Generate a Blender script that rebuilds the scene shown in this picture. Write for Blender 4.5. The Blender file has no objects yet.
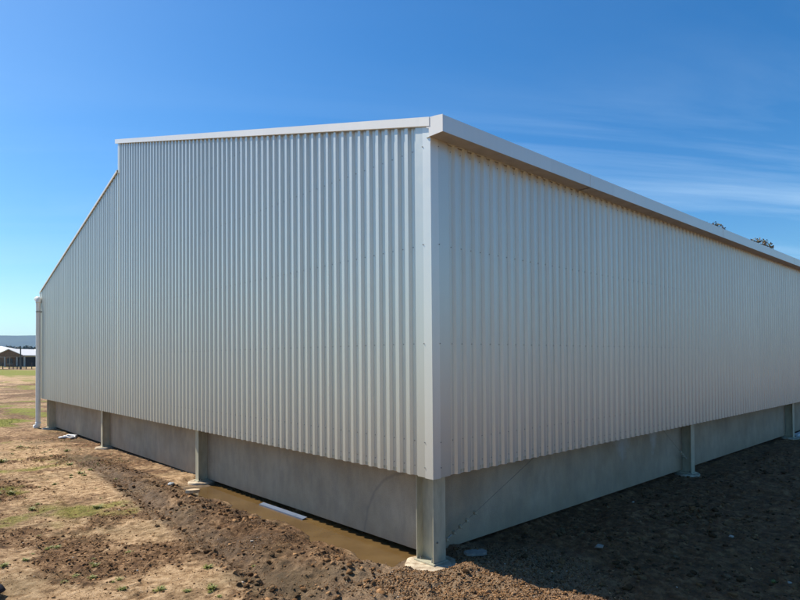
import bpy, bmesh, math, random
import numpy as np
from mathutils import Vector, Matrix
random.seed(7); rng = np.random.default_rng(11)
sc = bpy.context.scene
COL = sc.collection

# ------------------------------------------------------------------ helpers
class MB:
    def __init__(s): s.v=[]; s.f=[]
    def add(s, vs, fs):
        n=len(s.v); s.v+= [tuple(map(float,p)) for p in vs]; s.f+=[tuple(n+i for i in f) for f in fs]; return s
    def box(s, a, b):
        x0,y0,z0=a; x1,y1,z1=b
        return s.add([(x0,y0,z0),(x1,y0,z0),(x1,y1,z0),(x0,y1,z0),(x0,y0,z1),(x1,y0,z1),(x1,y1,z1),(x0,y1,z1)],
            [(0,3,2,1),(4,5,6,7),(0,1,5,4),(1,2,6,5),(2,3,7,6),(3,0,4,7)])
    def obox(s, c, ax, ay, az):      # centre + half axis vectors
        c=Vector(c); ax=Vector(ax); ay=Vector(ay); az=Vector(az)
        vs=[c+i*ax+j*ay+k*az for k in (-1,1) for i,j in ((-1,-1),(1,-1),(1,1),(-1,1))]
        return s.add(vs,[(0,3,2,1),(4,5,6,7),(0,1,5,4),(1,2,6,5),(2,3,7,6),(3,0,4,7)])
    def prism(s, poly, d0, d1, fn):  # poly 2-D points, fn(p,d)->xyz
        n=len(poly); vs=[fn(p,d0) for p in poly]+[fn(p,d1) for p in poly]
        fs=[tuple(range(n)),tuple(range(2*n-1,n-1,-1))]+[((i+1)%n,i,n+i,n+(i+1)%n) for i in range(n)]
        return s.add(vs,fs)
    def tube(s, pts, r, n=12, caps=True):
        pts=[Vector(p) for p in pts]; rs=r if isinstance(r,(list,tuple)) else [r]*len(pts)
        base=len(s.v); prev=None
        for i,p in enumerate(pts):
            t=(pts[min(i+1,len(pts)-1)]-pts[max(i-1,0)]).normalized()
            if prev is None:
                u=t.cross(Vector((0,0,1))); 
                if u.length<1e-3: u=t.cross(Vector((1,0,0)))
            else: u=prev-t*prev.dot(t)
            u.normalize(); prev=u; w=t.cross(u)
            for k in range(n):
                a=2*math.pi*k/n; s.v.append(tuple(p+(u*math.cos(a)+w*math.sin(a))*rs[i]))
        for i in range(len(pts)-1):
            for k in range(n):
                a=base+i*n+k; b=base+i*n+(k+1)%n; s.f.append((a,b,b+n,a+n))
        if caps:
            s.f.append(tuple(base+k for k in range(n-1,-1,-1))); s.f.append(tuple(base+(len(pts)-1)*n+k for k in range(n)))
        return s
    def build(s, name, mat, parent=None, smooth=False, bevel=0):
        me=bpy.data.meshes.new(name); me.from_pydata(s.v,[],s.f); me.validate(); 
        bm=bmesh.new(); bm.from_mesh(me)
        bmesh.ops.recalc_face_normals(bm, faces=bm.faces)
        if bevel: bmesh.ops.bevel(bm, geom=bm.edges[:], offset=bevel, segments=2, affect='EDGES', profile=.6)
        bm.to_mesh(me); bm.free()
        if mat: me.materials.append(mat)
        if smooth:
            for p in me.polygons: p.use_smooth=True
        o=bpy.data.objects.new(name, me); COL.objects.link(o)
        if parent: o.parent=parent; o.location=-parent.location if parent.type=='EMPTY' else (0,0,0)
        return o
def thing(name, label, cat, loc=(0,0,0), group=None):
    o=bpy.data.objects.new(name,None); COL.objects.link(o); o.location=loc
    return tag(o,label,cat,group)
def tag(o,label=None,cat=None,group=None,kind=None):
    if label: o['label']=label
    if cat: o['category']=cat
    if group: o['group']=group
    if kind: o['kind']=kind
    return o

# value noise on arrays
_perm=rng.random((256,256))
def vnoise(x,y,seed=0):
    x=x+seed*17.13; y=y+seed*31.7
    xi=np.floor(x).astype(np.int64); yi=np.floor(y).astype(np.int64); fx=x-xi; fy=y-yi
    fx=fx*fx*(3-2*fx); fy=fy*fy*(3-2*fy)
    g=lambda a,b:_perm[a%256,b%256]
    return (g(xi,yi)*(1-fx)+g(xi+1,yi)*fx)*(1-fy)+(g(xi,yi+1)*(1-fx)+g(xi+1,yi+1)*fx)*fy
def fbm(x,y,o=4,seed=0,gain=.5):
    a=1;s=0;t=0
    for i in range(o):
        s=s+a*(vnoise(x*2**i,y*2**i,seed+i*3)-.5); t+=a; a*=gain
    return s/t*2
def sst(a,b,x): t=np.clip((x-a)/(b-a),0,1); return t*t*(3-2*t)

# ------------------------------------------------------------------ materials
def mat(name):
    m=bpy.data.materials.new(name); m.use_nodes=True; nt=m.node_tree; nt.nodes.clear()
    out=nt.nodes.new('ShaderNodeOutputMaterial'); b=nt.nodes.new('ShaderNodeBsdfPrincipled')
    nt.links.new(b.outputs[0],out.inputs[0]); return m,nt,b
def N(nt,t,**k):
    n=nt.nodes.new('ShaderNode'+t)
    for a,b in k.items():
        if a in n.inputs: n.inputs[a].default_value=b
        else: setattr(n,a,b)
    return n
def L(nt,a,b): nt.links.new(a,b)
def coords(nt,scale=(1,1,1)):
    tc=N(nt,'TexCoord'); mp=N(nt,'Mapping'); mp.inputs['Scale'].default_value=scale
    L(nt,tc.outputs['Object'],mp.inputs[0]); return mp.outputs[0]
def noise(nt,vec,scale,detail=4,rough=.55,dist=0):
    n=N(nt,'TexNoise'); n.inputs['Scale'].default_value=scale; n.inputs['Detail'].default_value=detail
    n.inputs['Roughness'].default_value=rough; n.inputs['Distortion'].default_value=dist; L(nt,vec,n.inputs['Vector']); return n.outputs['Fac']
def ramp(nt,fac,stops):
    r=N(nt,'ValToRGB'); e=r.color_ramp.elements
    while len(e)<len(stops): e.new(.5)
    for i,(p,c) in enumerate(stops): e[i].position=p; e[i].color=(*c,1) if len(c)==3 else c
    L(nt,fac,r.inputs[0]); return r.outputs[0]
def mix(nt,fac,a,b,mode='MIX'):
    m=N(nt,'Mix',data_type='RGBA',blend_type=mode)
    for i,v in ((0,fac),(6,a),(7,b)):
        if hasattr(v,'links') or isinstance(v,bpy.types.NodeSocket): L(nt,v,m.inputs[i])
        else: m.inputs[i].default_value=v if i==0 else (*v,1)
    return m.outputs[2]
def math_(nt,op,a,b=None,clamp=False):
    m=N(nt,'Math',operation=op,use_clamp=clamp)
    for i,v in enumerate((a,b)):
        if v is None: continue
        if isinstance(v,bpy.types.NodeSocket): L(nt,v,m.inputs[i])
        else: m.inputs[i].default_value=v
    return m.outputs[0]
def bump(nt,b,h,strength,dist=.01):
    n=N(nt,'Bump'); n.inputs['Strength'].default_value=strength; n.inputs['Distance'].default_value=dist
    L(nt,h,n.inputs['Height']); L(nt,n.outputs[0],b.inputs['Normal']); return n
def simple(name,c,rough=.6,metal=0,var=.12,scale=6,bmp=.1,bscale=60,spec=.5,stretch=(1,1,1)):
    m,nt,b=mat(name); v=coords(nt,stretch); n=noise(nt,v,scale,5)
    lo=tuple(x*(1-var) for x in c); hi=tuple(min(1,x*(1+var)) for x in c)
    L(nt,ramp(nt,n,[(.3,lo),(.7,hi)]),b.inputs['Base Color'])
    b.inputs['Roughness'].default_value=rough; b.inputs['Metallic'].default_value=metal; b.inputs['Specular IOR Level'].default_value=spec
    if bmp: bump(nt,b,noise(nt,v,bscale,4),bmp,.004)
    return m

def steel_paint(name,c,rough=.38,dirt=.5,metal=.0,grain=0):
    m,nt,b=mat(name); v=coords(nt); vs=coords(nt,(3,3,.35))
    streak=noise(nt,vs,3,5,.6); blot=noise(nt,v,.7,4)
    c1=ramp(nt,streak,[(.25,tuple(x*.97 for x in c)),(.6,c)])
    c2=mix(nt,math_(nt,'MULTIPLY',ramp(nt,blot,[(.4,(0,0,0)),(.75,(1,1,1))]),.10*dirt*2),c1,(c[0]*.8,c[1]*.78,c[2]*.72))
    # brown mix, stronger towards the bottom edge
    sp=N(nt,'SeparateXYZ'); L(nt,v,sp.inputs[0])
    low=N(nt,'MapRange'); L(nt,sp.outputs[2],low.inputs[0]); low.inputs[1].default_value=1.13; low.inputs[2].default_value=2.1; low.inputs[3].default_value=1; low.inputs[4].default_value=0
    d=math_(nt,'MULTIPLY',low.outputs[0],math_(nt,'MULTIPLY',noise(nt,v,5,6,.7),.55*dirt))
    sheet=N(nt,'TexWhiteNoise',noise_dimensions='1D'); L(nt,math_(nt,'FLOOR',math_(nt,'DIVIDE',math_(nt,'ADD',math_(nt,'SUBTRACT',sp.outputs[0],.13),sp.outputs[1]),.99)),sheet.inputs['W'])
    c2=mix(nt,math_(nt,'MULTIPLY',sheet.outputs['Value'],.16),c2,(c[0]*.72,c[1]*.73,c[2]*.74))
    L(nt,mix(nt,d,c2,(.33,.25,.18)),b.inputs['Base Color'])
    L(nt,ramp(nt,noise(nt,v,9,5),[(.3,(rough-.02,)*3),(.7,(rough+.03,)*3)]),b.inputs['Roughness'])
    b.inputs['Metallic'].default_value=metal
    b.inputs['Specular IOR Level'].default_value=.5
    bump(nt,b,noise(nt,coords(nt,(1,1,.3)),1.3,2),.10,.006)   # slight oil-canning of thin sheet
    return m
M_clad=steel_paint('cladding_paint',(.645,.655,.59),.36,.40,.55)
M_flash=steel_paint('flashing_paint',(.74,.745,.68),.36,.3,.45)
M_barge=steel_paint('barge_paint',(.80,.81,.79),.32,.1)
M_roof=simple('roof_sheet',(.6,.61,.6),.4,0,.05)
M_screw=simple('screw_head',(.30,.30,.28),.45,.6,.3,60,0)
M_galv=simple('galvanised_steel',(.48,.455,.34),.5,.3,.16,14,.12,90,stretch=(1,1,.3))
M_galvd=simple('weathered_bolt_steel',(.30,.30,.28),.45,.7,.3,30,.1)
M_cable=simple('wire_cable',(.24,.21,.17),.5,.6,.3,50,.1)
M_pvc=simple('pvc_pipe',(.76,.75,.70),.35,0,.06,4,0)
M_pier=simple('rough_concrete',(.52,.44,.32),.9,0,.28,9,.7,45,spec=.2)
M_navy=simple('navy_canvas',(.006,.010,.022),.8,0,.4,20,.5,80,spec=.2)
M_rag=simple('white_plastic_film',(.60,.60,.60),.4,0,.06,6,.3,15)
M_strip=simple('sky_tinted_strip',(.125,.16,.225),.35,.0,.08,5,.08,20)  # sky reflection put into a matte blue base colour
M_stoneP=simple('pale_sandstone',(.50,.38,.25),.9,0,.2,12,.6,40,spec=.2)
M_stoneG=simple('grey_stone',(.33,.35,.36),.85,0,.2,14,.6,40,spec=.2)
M_stoneD=simple('dusty_stone',(.26,.23,.19),.9,0,.25,14,.6,40,spec=.2)
M_white=simple('white_board',(.6,.6,.58),.6,0,.1,6,.1)
M_soff=simple('shaded_soffit_steel',(.44,.42,.37),.6,.4,.12,5,.1,40)  # shade under the eave put into a darker base colour
M_inner=simple('underside_steel',(.10,.10,.10),.7)

_m=M_pier; _nt=_m.node_tree; _b=[n for n in _nt.nodes if n.type=='BSDF_PRINCIPLED'][0]; _src=_b.inputs['Base Color'].links[0].from_socket
_v=coords(_nt); L(_nt,mix(_nt,math_(_nt,'MULTIPLY',ramp(_nt,noise(_nt,_v,7,6,.75),[(.44,(0,0,0)),(.6,(1,1,1))]),.75),_src,(.22,.14,.08)),_b.inputs['Base Color'])
def panel_material():
    m,nt,b=mat('precast_concrete'); v=coords(nt); n1=noise(nt,v,1.1,6,.6); n2=noise(nt,coords(nt,(1.2,1.2,.5)),4,5,.65); n3=noise(nt,v,70,3)
    base=ramp(nt,n1,[(.3,(.36,.275,.175)),(.5,(.455,.36,.24)),(.72,(.52,.42,.295))])
    base=mix(nt,math_(nt,'MULTIPLY',ramp(nt,n2,[(.42,(0,0,0)),(.62,(1,1,1))]),.35),base,(.25,.215,.17))
    base=mix(nt,.12,base,ramp(nt,n3,[(.35,(.12,.1,.09)),(.65,(.5,.46,.4))]))
    sp=N(nt,'SeparateXYZ'); L(nt,v,sp.inputs[0]); X,Y,Z=sp.outputs
    # pale efflorescence tongues hanging from the sheet edge on the long side panel
    def tongue(cx,w,zt,h):
        dx=math_(nt,'ABSOLUTE',math_(nt,'SUBTRACT',X,cx)); hh=math_(nt,'DIVIDE',math_(nt,'SUBTRACT',Z,zt-h),h)
        wob=math_(nt,'MULTIPLY',math_(nt,'SUBTRACT',noise(nt,v,3.5,6,.7),.5),1.3)
        e=math_(nt,'SUBTRACT',math_(nt,'ADD',hh,wob),math_(nt,'DIVIDE',dx,w))
        return math_(nt,'MULTIPLY',e,1.8,True)
    t=math_(nt,'MAXIMUM',tongue(5.75,.62,1.2,.62),tongue(7.15,.5,1.2,.62))
    front=math_(nt,'LESS_THAN',Y,.6)
    base=mix(nt,math_(nt,'MULTIPLY',math_(nt,'MULTIPLY',t,front),.55),base,(.54,.54,.52))
    # arc-shaped tidemark on the end-wall panel beside the corner
    dy=math_(nt,'SUBTRACT',Y,.75); dz=math_(nt,'SUBTRACT',Z,-.05)
    r=math_(nt,'SQRT',math_(nt,'ADD',math_(nt,'MULTIPLY',dy,dy),math_(nt,'MULTIPLY',dz,dz)))
    r=math_(nt,'ADD',r,math_(nt,'MULTIPLY',noise(nt,v,2,3),.12))
    arc=math_(nt,'SUBTRACT',1,math_(nt,'MULTIPLY',math_(nt,'ABSOLUTE',math_(nt,'SUBTRACT',r,1.16)),28),True)
    side=math_(nt,'MULTIPLY',math_(nt,'GREATER_THAN',Y,.95),math_(nt,'LESS_THAN',X,.6))
    base=mix(nt,math_(nt,'MULTIPLY',math_(nt,'MULTIPLY',arc,side),.4),base,(.16,.15,.14))
    # damp splash line near the ground
    lw=N(nt,'MapRange'); L(nt,Z,lw.inputs[0]); lw.inputs[1].default_value=0; lw.inputs[2].default_value=.35; lw.inputs[3].default_value=.7; lw.inputs[4].default_value=0
    base=mix(nt,math_(nt,'MULTIPLY',lw.outputs[0],noise(nt,v,4,5,.7)),base,(.24,.17,.11))
    L(nt,base,b.inputs['Base Color']); b.inputs['Roughness'].default_value=.85; b.inputs['Specular IOR Level'].default_value=.25
    bump(nt,b,math_(nt,'ADD',n3,math_(nt,'MULTIPLY',n1,3)),.3,.004)
    return m
M_panel=panel_material()

# ------------------------------------------------------------------ the shed
PIT=.198; DEP=.036; ZB=1.135; H=5.43; W=22.05; YR=12.28; ZR=8.78; ZS=7.97; LEN=42.0
SL=(ZR-H-.11)/YR
def ztop(y):
    if y<=YR: return H+.11+ (ZR-H-.11)*y/YR
    return ZS+(5.43-ZS)*(y-YR)/(W-YR)
def profile(length, first, phase=0):
    """(s, depth) points of a trapezoidal sheet: crest 55, sides 25, pan 93"""
    pts=[(0.,0.)]; s=first
    pts.append((first-.10-.02,0.)) if first>.2 else None
    while s<length-.2:
        # crest from s-.055 .. s  then side, pan with two tiny stiffeners, side
        pts+=[(s,0),(s+.025,1),(s+.062,1),(s+.066,.9),(s+.074,.9),(s+.078,1),(s+.118,1),(s+.143,0)]
        s+=PIT
    pts.append((length,0.))
    pts=sorted(set((round(a,4),b) for a,b in pts)); return pts
shed=thing('metal_shed','long pale metal shed clad in ribbed sheets above grey concrete base panels','shed',(0,0,0))
def clad(axis, pos, sgn, length, first, zb, zt):
    """axis 0: wall in plane x=pos running along y; 1: plane y=pos running along x. sgn: direction to interior"""
    mb=MB(); pr=profile(length,first); extra=[YR-.0005,YR+.0005] if axis==0 else []
    P=[]
    for a,b in pr: P.append((a,b))
    if extra:
        for e in extra: P.append((e,0.))
        P.sort()
    nz=7; cols=[]
    for a,b in P:
        top=zt(a)-(.062*b if axis==1 else 0); c=[]
        for k in range(nz):
            z=zb+(top-zb)*k/(nz-1); d=pos+sgn*b*DEP
            c.append((d,a,z) if axis==0 else (a,d,z))
        cols.append(c)
    vs=[p for c in cols for p in c]; fs=[]
    for i in range(len(cols)-1):
        for k in range(nz-1): fs.append((i*nz+k,(i+1)*nz+k,(i+1)*nz+k+1,i*nz+k+1))
    return mb.add(vs,fs)
clad(0,0,1,W,.272,ZB,lambda y:ztop(y)+(.045 if y<=YR else .03)).build('cladding',M_clad,shed)
clad(1,0,1,LEN,.236+.025+.055,ZB,lambda x:H+.05).build('cladding',M_clad,shed)
clad(0,LEN,-1,W,.272,ZB,lambda y:ztop(y)).build('cladding',M_clad,shed)
clad(1,W,-1,LEN,.3,ZB,lambda x:H).build('cladding',M_clad,shed)
# screws in the pans, one row per girt
def screws(axis,length,first):
    mb=MB(); rows=[1.26,1.58,2.83,4.09,5.34,6.6,7.85]
    s=first+.09
    while s<length-.2:
        for z in rows:
            if axis==0 and z>ztop(s)-.25: continue
            if axis==1 and z>5.36: continue
            n=6; r=.0055; d0=DEP; d1=DEP-.007
            ring=[(s+r*math.cos(k*math.pi/3),z+r*math.sin(k*math.pi/3)) for k in range(n)]
            ws=[(s+.008*math.cos(k*math.pi/3),z+.008*math.sin(k*math.pi/3)) for k in range(n)]
            f=(lambda p,d:(d,p[0],p[1])) if axis==0 else (lambda p,d:(p[0],d,p[1]))
            mb.prism(ring,d0-.002,d1,f); mb.prism(ws,d0+.001,d0-.002,f)
        s+=PIT
    for z in rows[:5]:
        n=6; r=.007; s0=.14
        ring=[(s0+r*math.cos(k*math.pi/3),z+r*math.sin(k*math.pi/3)) for k in range(n)]
        f=(lambda p,d:(d,p[0],p[1])) if axis==0 else (lambda p,d:(p[0],d,p[1]))
        mb.prism(ring,-.004,-.012,f)
    return mb
for ax,ln,fi in ((0,W,.272),(1,LEN,.316)):
    tag(screws(ax,ln,fi).build('screws',M_screw,shed),kind='stuff')
# corner flashings (L section, thickness 4 mm)
def corner(y,sy,x=0,sx=1,top=H+.02):
    w=.138; t=.004; e=.003
    pts=[(x-sx*e,y-sy*e),(x+sx*w,y-sy*e),(x+sx*w,y-sy*e+sy*t),(x-sx*e+sx*t,y-sy*e+sy*t),(x-sx*e+sx*t,y+sy*w),(x-sx*e,y+sy*w)]
    return MB().prism(pts,ZB-.008,top,lambda p,d:(p[0],p[1],d))
corner(0,1,top=H+.16).build('corner_flashing',M_flash,shed,bevel=.0012)
corner(W,-1).build('corner_flashing',M_flash,shed)
# step flashing at the ridge
MB().box((-.004,YR-.10,ZS-.05),(.02,YR+.012,ZR)).build('ridge_flashing',M_flash,shed)
MB().box((.02,YR+.003,ZS-.05),(LEN-.02,YR+.02,ZR)).build('ridge_fascia',M_flash,shed)
# barge flashings: front face, folded over the roof edge
def barge(y0,z0,y1,z1,h,over=.16):
    s=MB(); t=.006
    prof=[(-.034,0),(-.034,-h),(-.010,-h-.004),(-.010,-h+.004),(-.027,-h+.006),(-.027,-t),(over,-t),(over,-t-.03),(over+.006,-t-.03),(over+.006,0)]
    n=len(prof); v=[(p[0],y0,z0+p[1]) for p in prof]+[(p[0],y1,z1+p[1]) for p in prof]
    fs=[tuple(range(n)),tuple(range(2*n-1,n-1,-1))]+[((i+1)%n,i,n+i,n+(i+1)%n) for i in range(n)]
    return s.add(v,fs)
zb=lambda y:5.675+(8.885-5.675)*y/YR
barge(-.012,zb(-.012),YR+.16,zb(YR+.16),.115).build('barge_flashing',M_barge,shed)
barge(YR+.014,ZS+.05,W+.12,ztop(W+.12)+.05,.055).build('barge_flashing',M_barge,shed)
# roofs: ribbed sheets
def roof(y0,z0,y1,z1):
    mb=MB(); x=.15; P=[(.04,0)]
    while x<LEN-.2:
        P+=[(x,0),(x+.02,.029),(x+.05,.029),(x+.07,0)]; x+=.198
    P.append((LEN-.02,0)); vs=[]
    for a,b in P: vs+= [(a,y0,z0+b),(a,y1,z1+b)]
    return mb.add(vs,[(2*i,2*i+2,2*i+3,2*i+1) for i in range(len(P)-1)])
roof(-.1,5.545,YR+.1,ztop(YR)+.03).build('roof',M_roof,shed)
roof(YR,ZS+.0,W+.1,ztop(W+.1)+.0).build('roof',M_roof,shed)
# deep box gutter along the near eave, with flat soffit
g=MB(); gx0=-.018; t=.004
out=[(.06,H-.002),(-.236,H-.002),(-.236,5.635),(-.215,5.635),(-.215,5.62),(-.228,5.62),(-.228,H+.006),(.06,H+.006)]
MB().box((gx0+.003,-.232,H-.005),(LEN,-.006,H-.0025)).build('soffit',M_soff,shed)  # strip added under the gutter to carry the painted shade
g.prism(out,gx0,LEN,lambda p,d:(d,p[0],p[1]))
gut=g.build('gutter',M_flash,shed)
MB().prism([(-.002,H-.004),(-.238,H-.004),(-.238,5.638),(-.10,5.660),(.02,5.672),(.045,5.60),(.045,5.55),(.0,5.53)],gx0-.010,gx0-.002,lambda p,d:(d,p[0],p[1])).build('end_cap',M_barge,gut)
for x in (3.5,9.6,15.7,21.8,27.9,34):
    MB().prism([(-.0,H-.005),(-.239,H-.005),(-.239,5.638),(-.234,5.638),(-.234,H),(-.0,H)],x,x+.03,lambda p,d:(d,p[0],p[1])).build('gutter_joint',M_flash,gut)
# far-side gutter end, and its downpipe at the left corner of the end wall
MB().prism([(W+.004,5.24),(W+.15,5.24),(W+.15,5.40),(W+.004,5.40)],-.02,LEN,lambda p,d:(d,p[0],p[1])).build('gutter',M_flash,shed)
dp=MB()
px,py=-.105,W-.13; R_=.088
dp.tube([(px,py,.12),(px,py,5.02)],R_,20)
dpo=dp.build('downpipe',M_pvc,shed,smooth=False)
e=MB(); pts=[(px,py,4.98)]+[(px,py+.14*(1-math.cos(a)),5.02+.14*math.sin(a)) for a in [k*math.pi/2/6 for k in range(7)]]+[(px,py+.26,5.16)]
e.tube(pts,R_+.012,20); e.build('pipe_elbow',M_pvc,dpo,smooth=True)
e=MB(); pts=[(px,py,.2)]+[(px-.14*(1-math.cos(a))*.6,py-.0,.13-.13*math.sin(a)) for a in [k*math.pi/2/6 for k in range(7)]]+[(px-.16,py,-.0)]
e.tube(pts,R_+.014,20); e.build('pipe_shoe',M_pvc,dpo,smooth=True)
for z in (4.6,):
    MB().box((px-.09,py-.092,z),(.0,py+.02,z+.05)).build('pipe_bracket',M_galvd,dpo)
# girt ends / dark lining seen under the sheets
MB().box((.035,.55,ZB+.012),(.165,W-.5,ZB+.05)).build('bottom_girt',M_galv,shed)
MB().box((.55,.035,ZB+.012),(LEN-.5,.165,ZB+.05)).build('bottom_girt',M_galv,shed)

# steel columns (H section), base plates, bolts, concrete piers
def bolt_mb(x,y,z,r=.018,h=.03,ax='z'):
    mb=MB()
    f={'z':lambda p,d:(x+p[0],y+p[1],z+d),'x':lambda p,d:(x-d,y+p[0],z+p[1]),'y':lambda p,d:(x+p[0],y-d,z+p[1])}[ax]
    hexa=[(r*math.cos(k*math.pi/3),r*math.sin(k*math.pi/3)) for k in range(6)]
    mb.prism(hexa,0,h*.6,f)
    mb.prism([(r*.5*math.cos(k*math.pi/4),r*.5*math.sin(k*math.pi/4)) for k in range(8)],h*.6,h,f)
    return mb
def column(x0,y0,x1,y1,web,tf=.013,tw=.009,top=ZB+.4,pier_r=.36,seed=0):
    """web 'y': web lies in a Y-Z plane, flanges face +-Y; web 'x': web in X-Z plane, flanges face +-X"""
    mb=MB(); xm,ym=(x0+x1)/2,(y0+y1)/2
    if web=='y': P=[(x0,y0),(x1,y0),(x1,y0+tf),(xm+tw,y0+tf),(xm+tw,y1-tf),(x1,y1-tf),(x1,y1),(x0,y1),(x0,y1-tf),(xm-tw,y1-tf),(xm-tw,y0+tf),(x0,y0+tf)]
    else: P=[(x0,y0),(x0+tf,y0),(x0+tf,ym-tw),(x1-tf,ym-tw),(x1-tf,y0),(x1,y0),(x1,y1),(x1-tf,y1),(x1-tf,ym+tw),(x0+tf,ym+tw),(x0+tf,y1),(x0,y1)]
    mb.prism(P,.0,top,lambda p,d:(p[0],p[1],d))
    c=mb.build('column',M_galv,shed,bevel=.002)
    MB().box((x0-.025,y0-.025,-.024),(x1+.025,y1+.025,-.002)).build('base_plate',M_galv,c,bevel=.003)
    for bx,by in ((x0-.002,y0+.05),(x0-.002,y1-.05)) if web=='y' else ((x0+.05,y0-.002),(x0+.05,y1+.002)):
        bolt_mb(bx+(.03 if web=='y' else 0),by,-.003,.017,.045).build('bolt',M_galvd,c)
    r=random.Random(seed); n=40; rings=[(1.04,-.25),(1.03,-.06),(1.0,-.035),(.93,-.026),(.55,-.024),(0.02,-.0235)]; v=[]; f=[]
    ph=[r.random()*6 for _ in range(4)]
    for q,z in rings:
        for k in range(n):
            a=2*math.pi*k/n; rr=pier_r*q*(1+.05*math.sin(2*a+ph[0])+.035*math.sin(5*a+ph[1])+.02*math.sin(9*a+ph[2]))
            v.append((xm-.04+rr*math.cos(a)*1.02,ym-.03+rr*math.sin(a),z+(.006*math.sin(3*a+ph[3]) if q>.9 else 0)))
    for i in range(len(rings)-1):
        for k in range(n): f.append((i*n+k,i*n+(k+1)%n,(i+1)*n+(k+1)%n,(i+1)*n+k))
    f.append(tuple((len(rings)-1)*n+k for k in range(n)))
    MB().add(v,f).build('concrete_footing',M_pier,shed,smooth=True)
    return c
c0=column(.17,.17,.40,.485,'y',pier_r=.345,seed=1)
bolt_mb(.235,.17,.26,.013,.02,'y').build('bolt',M_galvd,c0)
bolt_mb(.30,.485,.26,.013,.02,'y').build('bolt',M_galvd,c0)
for i in range(1,3): column(.17,7.40+7.0*(i-1)-.08,.43,7.40+7.0*(i-1)+.08,'x',tf=.011,pier_r=.27,seed=10+i)
column(.17,W-.62,.40,W-.30,'y',pier_r=.27,seed=14)
for i in range(1,6): column(.22+8.34*i,.17,.42+8.34*i,.485,'y',pier_r=.29,seed=20+i)
# precast panels between the columns
PB=.0; PT=1.30
segs=[(.475,7.395,0),(7.405,14.395,0),(14.405,W-.32,0)]
for a,b,_ in segs:
    MB().box((.40 if a>1 else .402,a,PB),(.55,b,PT)).build('concrete_panel',M_panel,shed,bevel=.006)
xs=[.29]+[.32+8.34*i for i in range(1,6)]
for i in range(5):
    a=xs[i]+.012; b=xs[i+1]-.012
    MB().box((a if i else .40,.40,PB+.035),(b,.55 if i else .474,PT)).build('concrete_panel',M_panel,shed,bevel=.006)
MB().box((.6,W-.5,PB),(LEN-.1,W-.35,PT)).build('concrete_panel',M_panel,shed)
MB().box((LEN-.5,.6,PB),(LEN-.35,W-.6,PT)).build('concrete_panel',M_panel,shed)
# wire bracing with clamps
def brace(a,b,grips,lo):
    a=Vector(a); b=Vector(b); d=(b-a).normalized(); c=MB().tube([a,b],.003,8).build('brace_cable',M_cable,shed)
    MB().tube([a+d*.02,a+d*.20],[.011,.011],8).build('turnbuckle',M_galvd,c)
    up=Vector((0,-1,0)); sd=d.cross(up)
    for s in grips:
        p=a+d*s; m=MB(); m.obox(p,d*.018,up*.022,sd*.024); m.tube([p+sd*.018-up*.02,p+sd*.018+up*.045],.006,6); m.tube([p-sd*.018-up*.02,p-sd*.018+up*.045],.006,6)
        m.build('cable_clamp',M_galv,c)
brace((.42,.26,.185),(4.2,.26,1.75),(.10,.26,.40,.55,.74),0)
brace((8.52,.26,.30),(5.3,.26,2.35),(.06,.16,.26,.38),0)

# ------------------------------------------------------------------ ground
SKY_H=0
cx,cy,cz=-5.212,-5.0605,2.6464
def axis_pts(fine0,fine1,step,lo,hi,glo,ghi):
    p=list(np.arange(fine0,fine1,step)); s=step; x=p[-1]
    while x<hi: s+=ghi*s if s>.35 else ghi*step*1.0*(1 if ghi>.2 else 1)+0; x+=s; p.append(x)
    s=step; x=p[0]; q=[]
    while x>lo: s*=1+glo; x-=s; q.append(x)
    return np.array(q[::-1]+p)
def grow(start,step,rate,lim,end,rate2=.25):
    out=[]; x=start; s=step
    while x<end:
        s=step+rate*(x-start) if x<lim else s*(1+rate2); x+=s; out.append(x)
    return out
ST=.028
gx=np.array([-v for v in grow(5.6,ST,.05,9,3000)][::-1]+list(np.arange(-5.6,3.,ST))+grow(3.,ST,.012,22,3000))
gy=np.array([-v for v in grow(4.2,ST,.05,8,3000)][::-1]+list(np.arange(-4.2,8.,ST))+grow(8.,ST,.006,60,3000,.12))
X,Y=np.meshgrid(gx,gy,indexing='ij')
def rutx(y): return -1.34-.07*np.clip(9-y,-6,9)+.10*fbm(y*.35,y*0+3.3,2,5)
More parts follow.
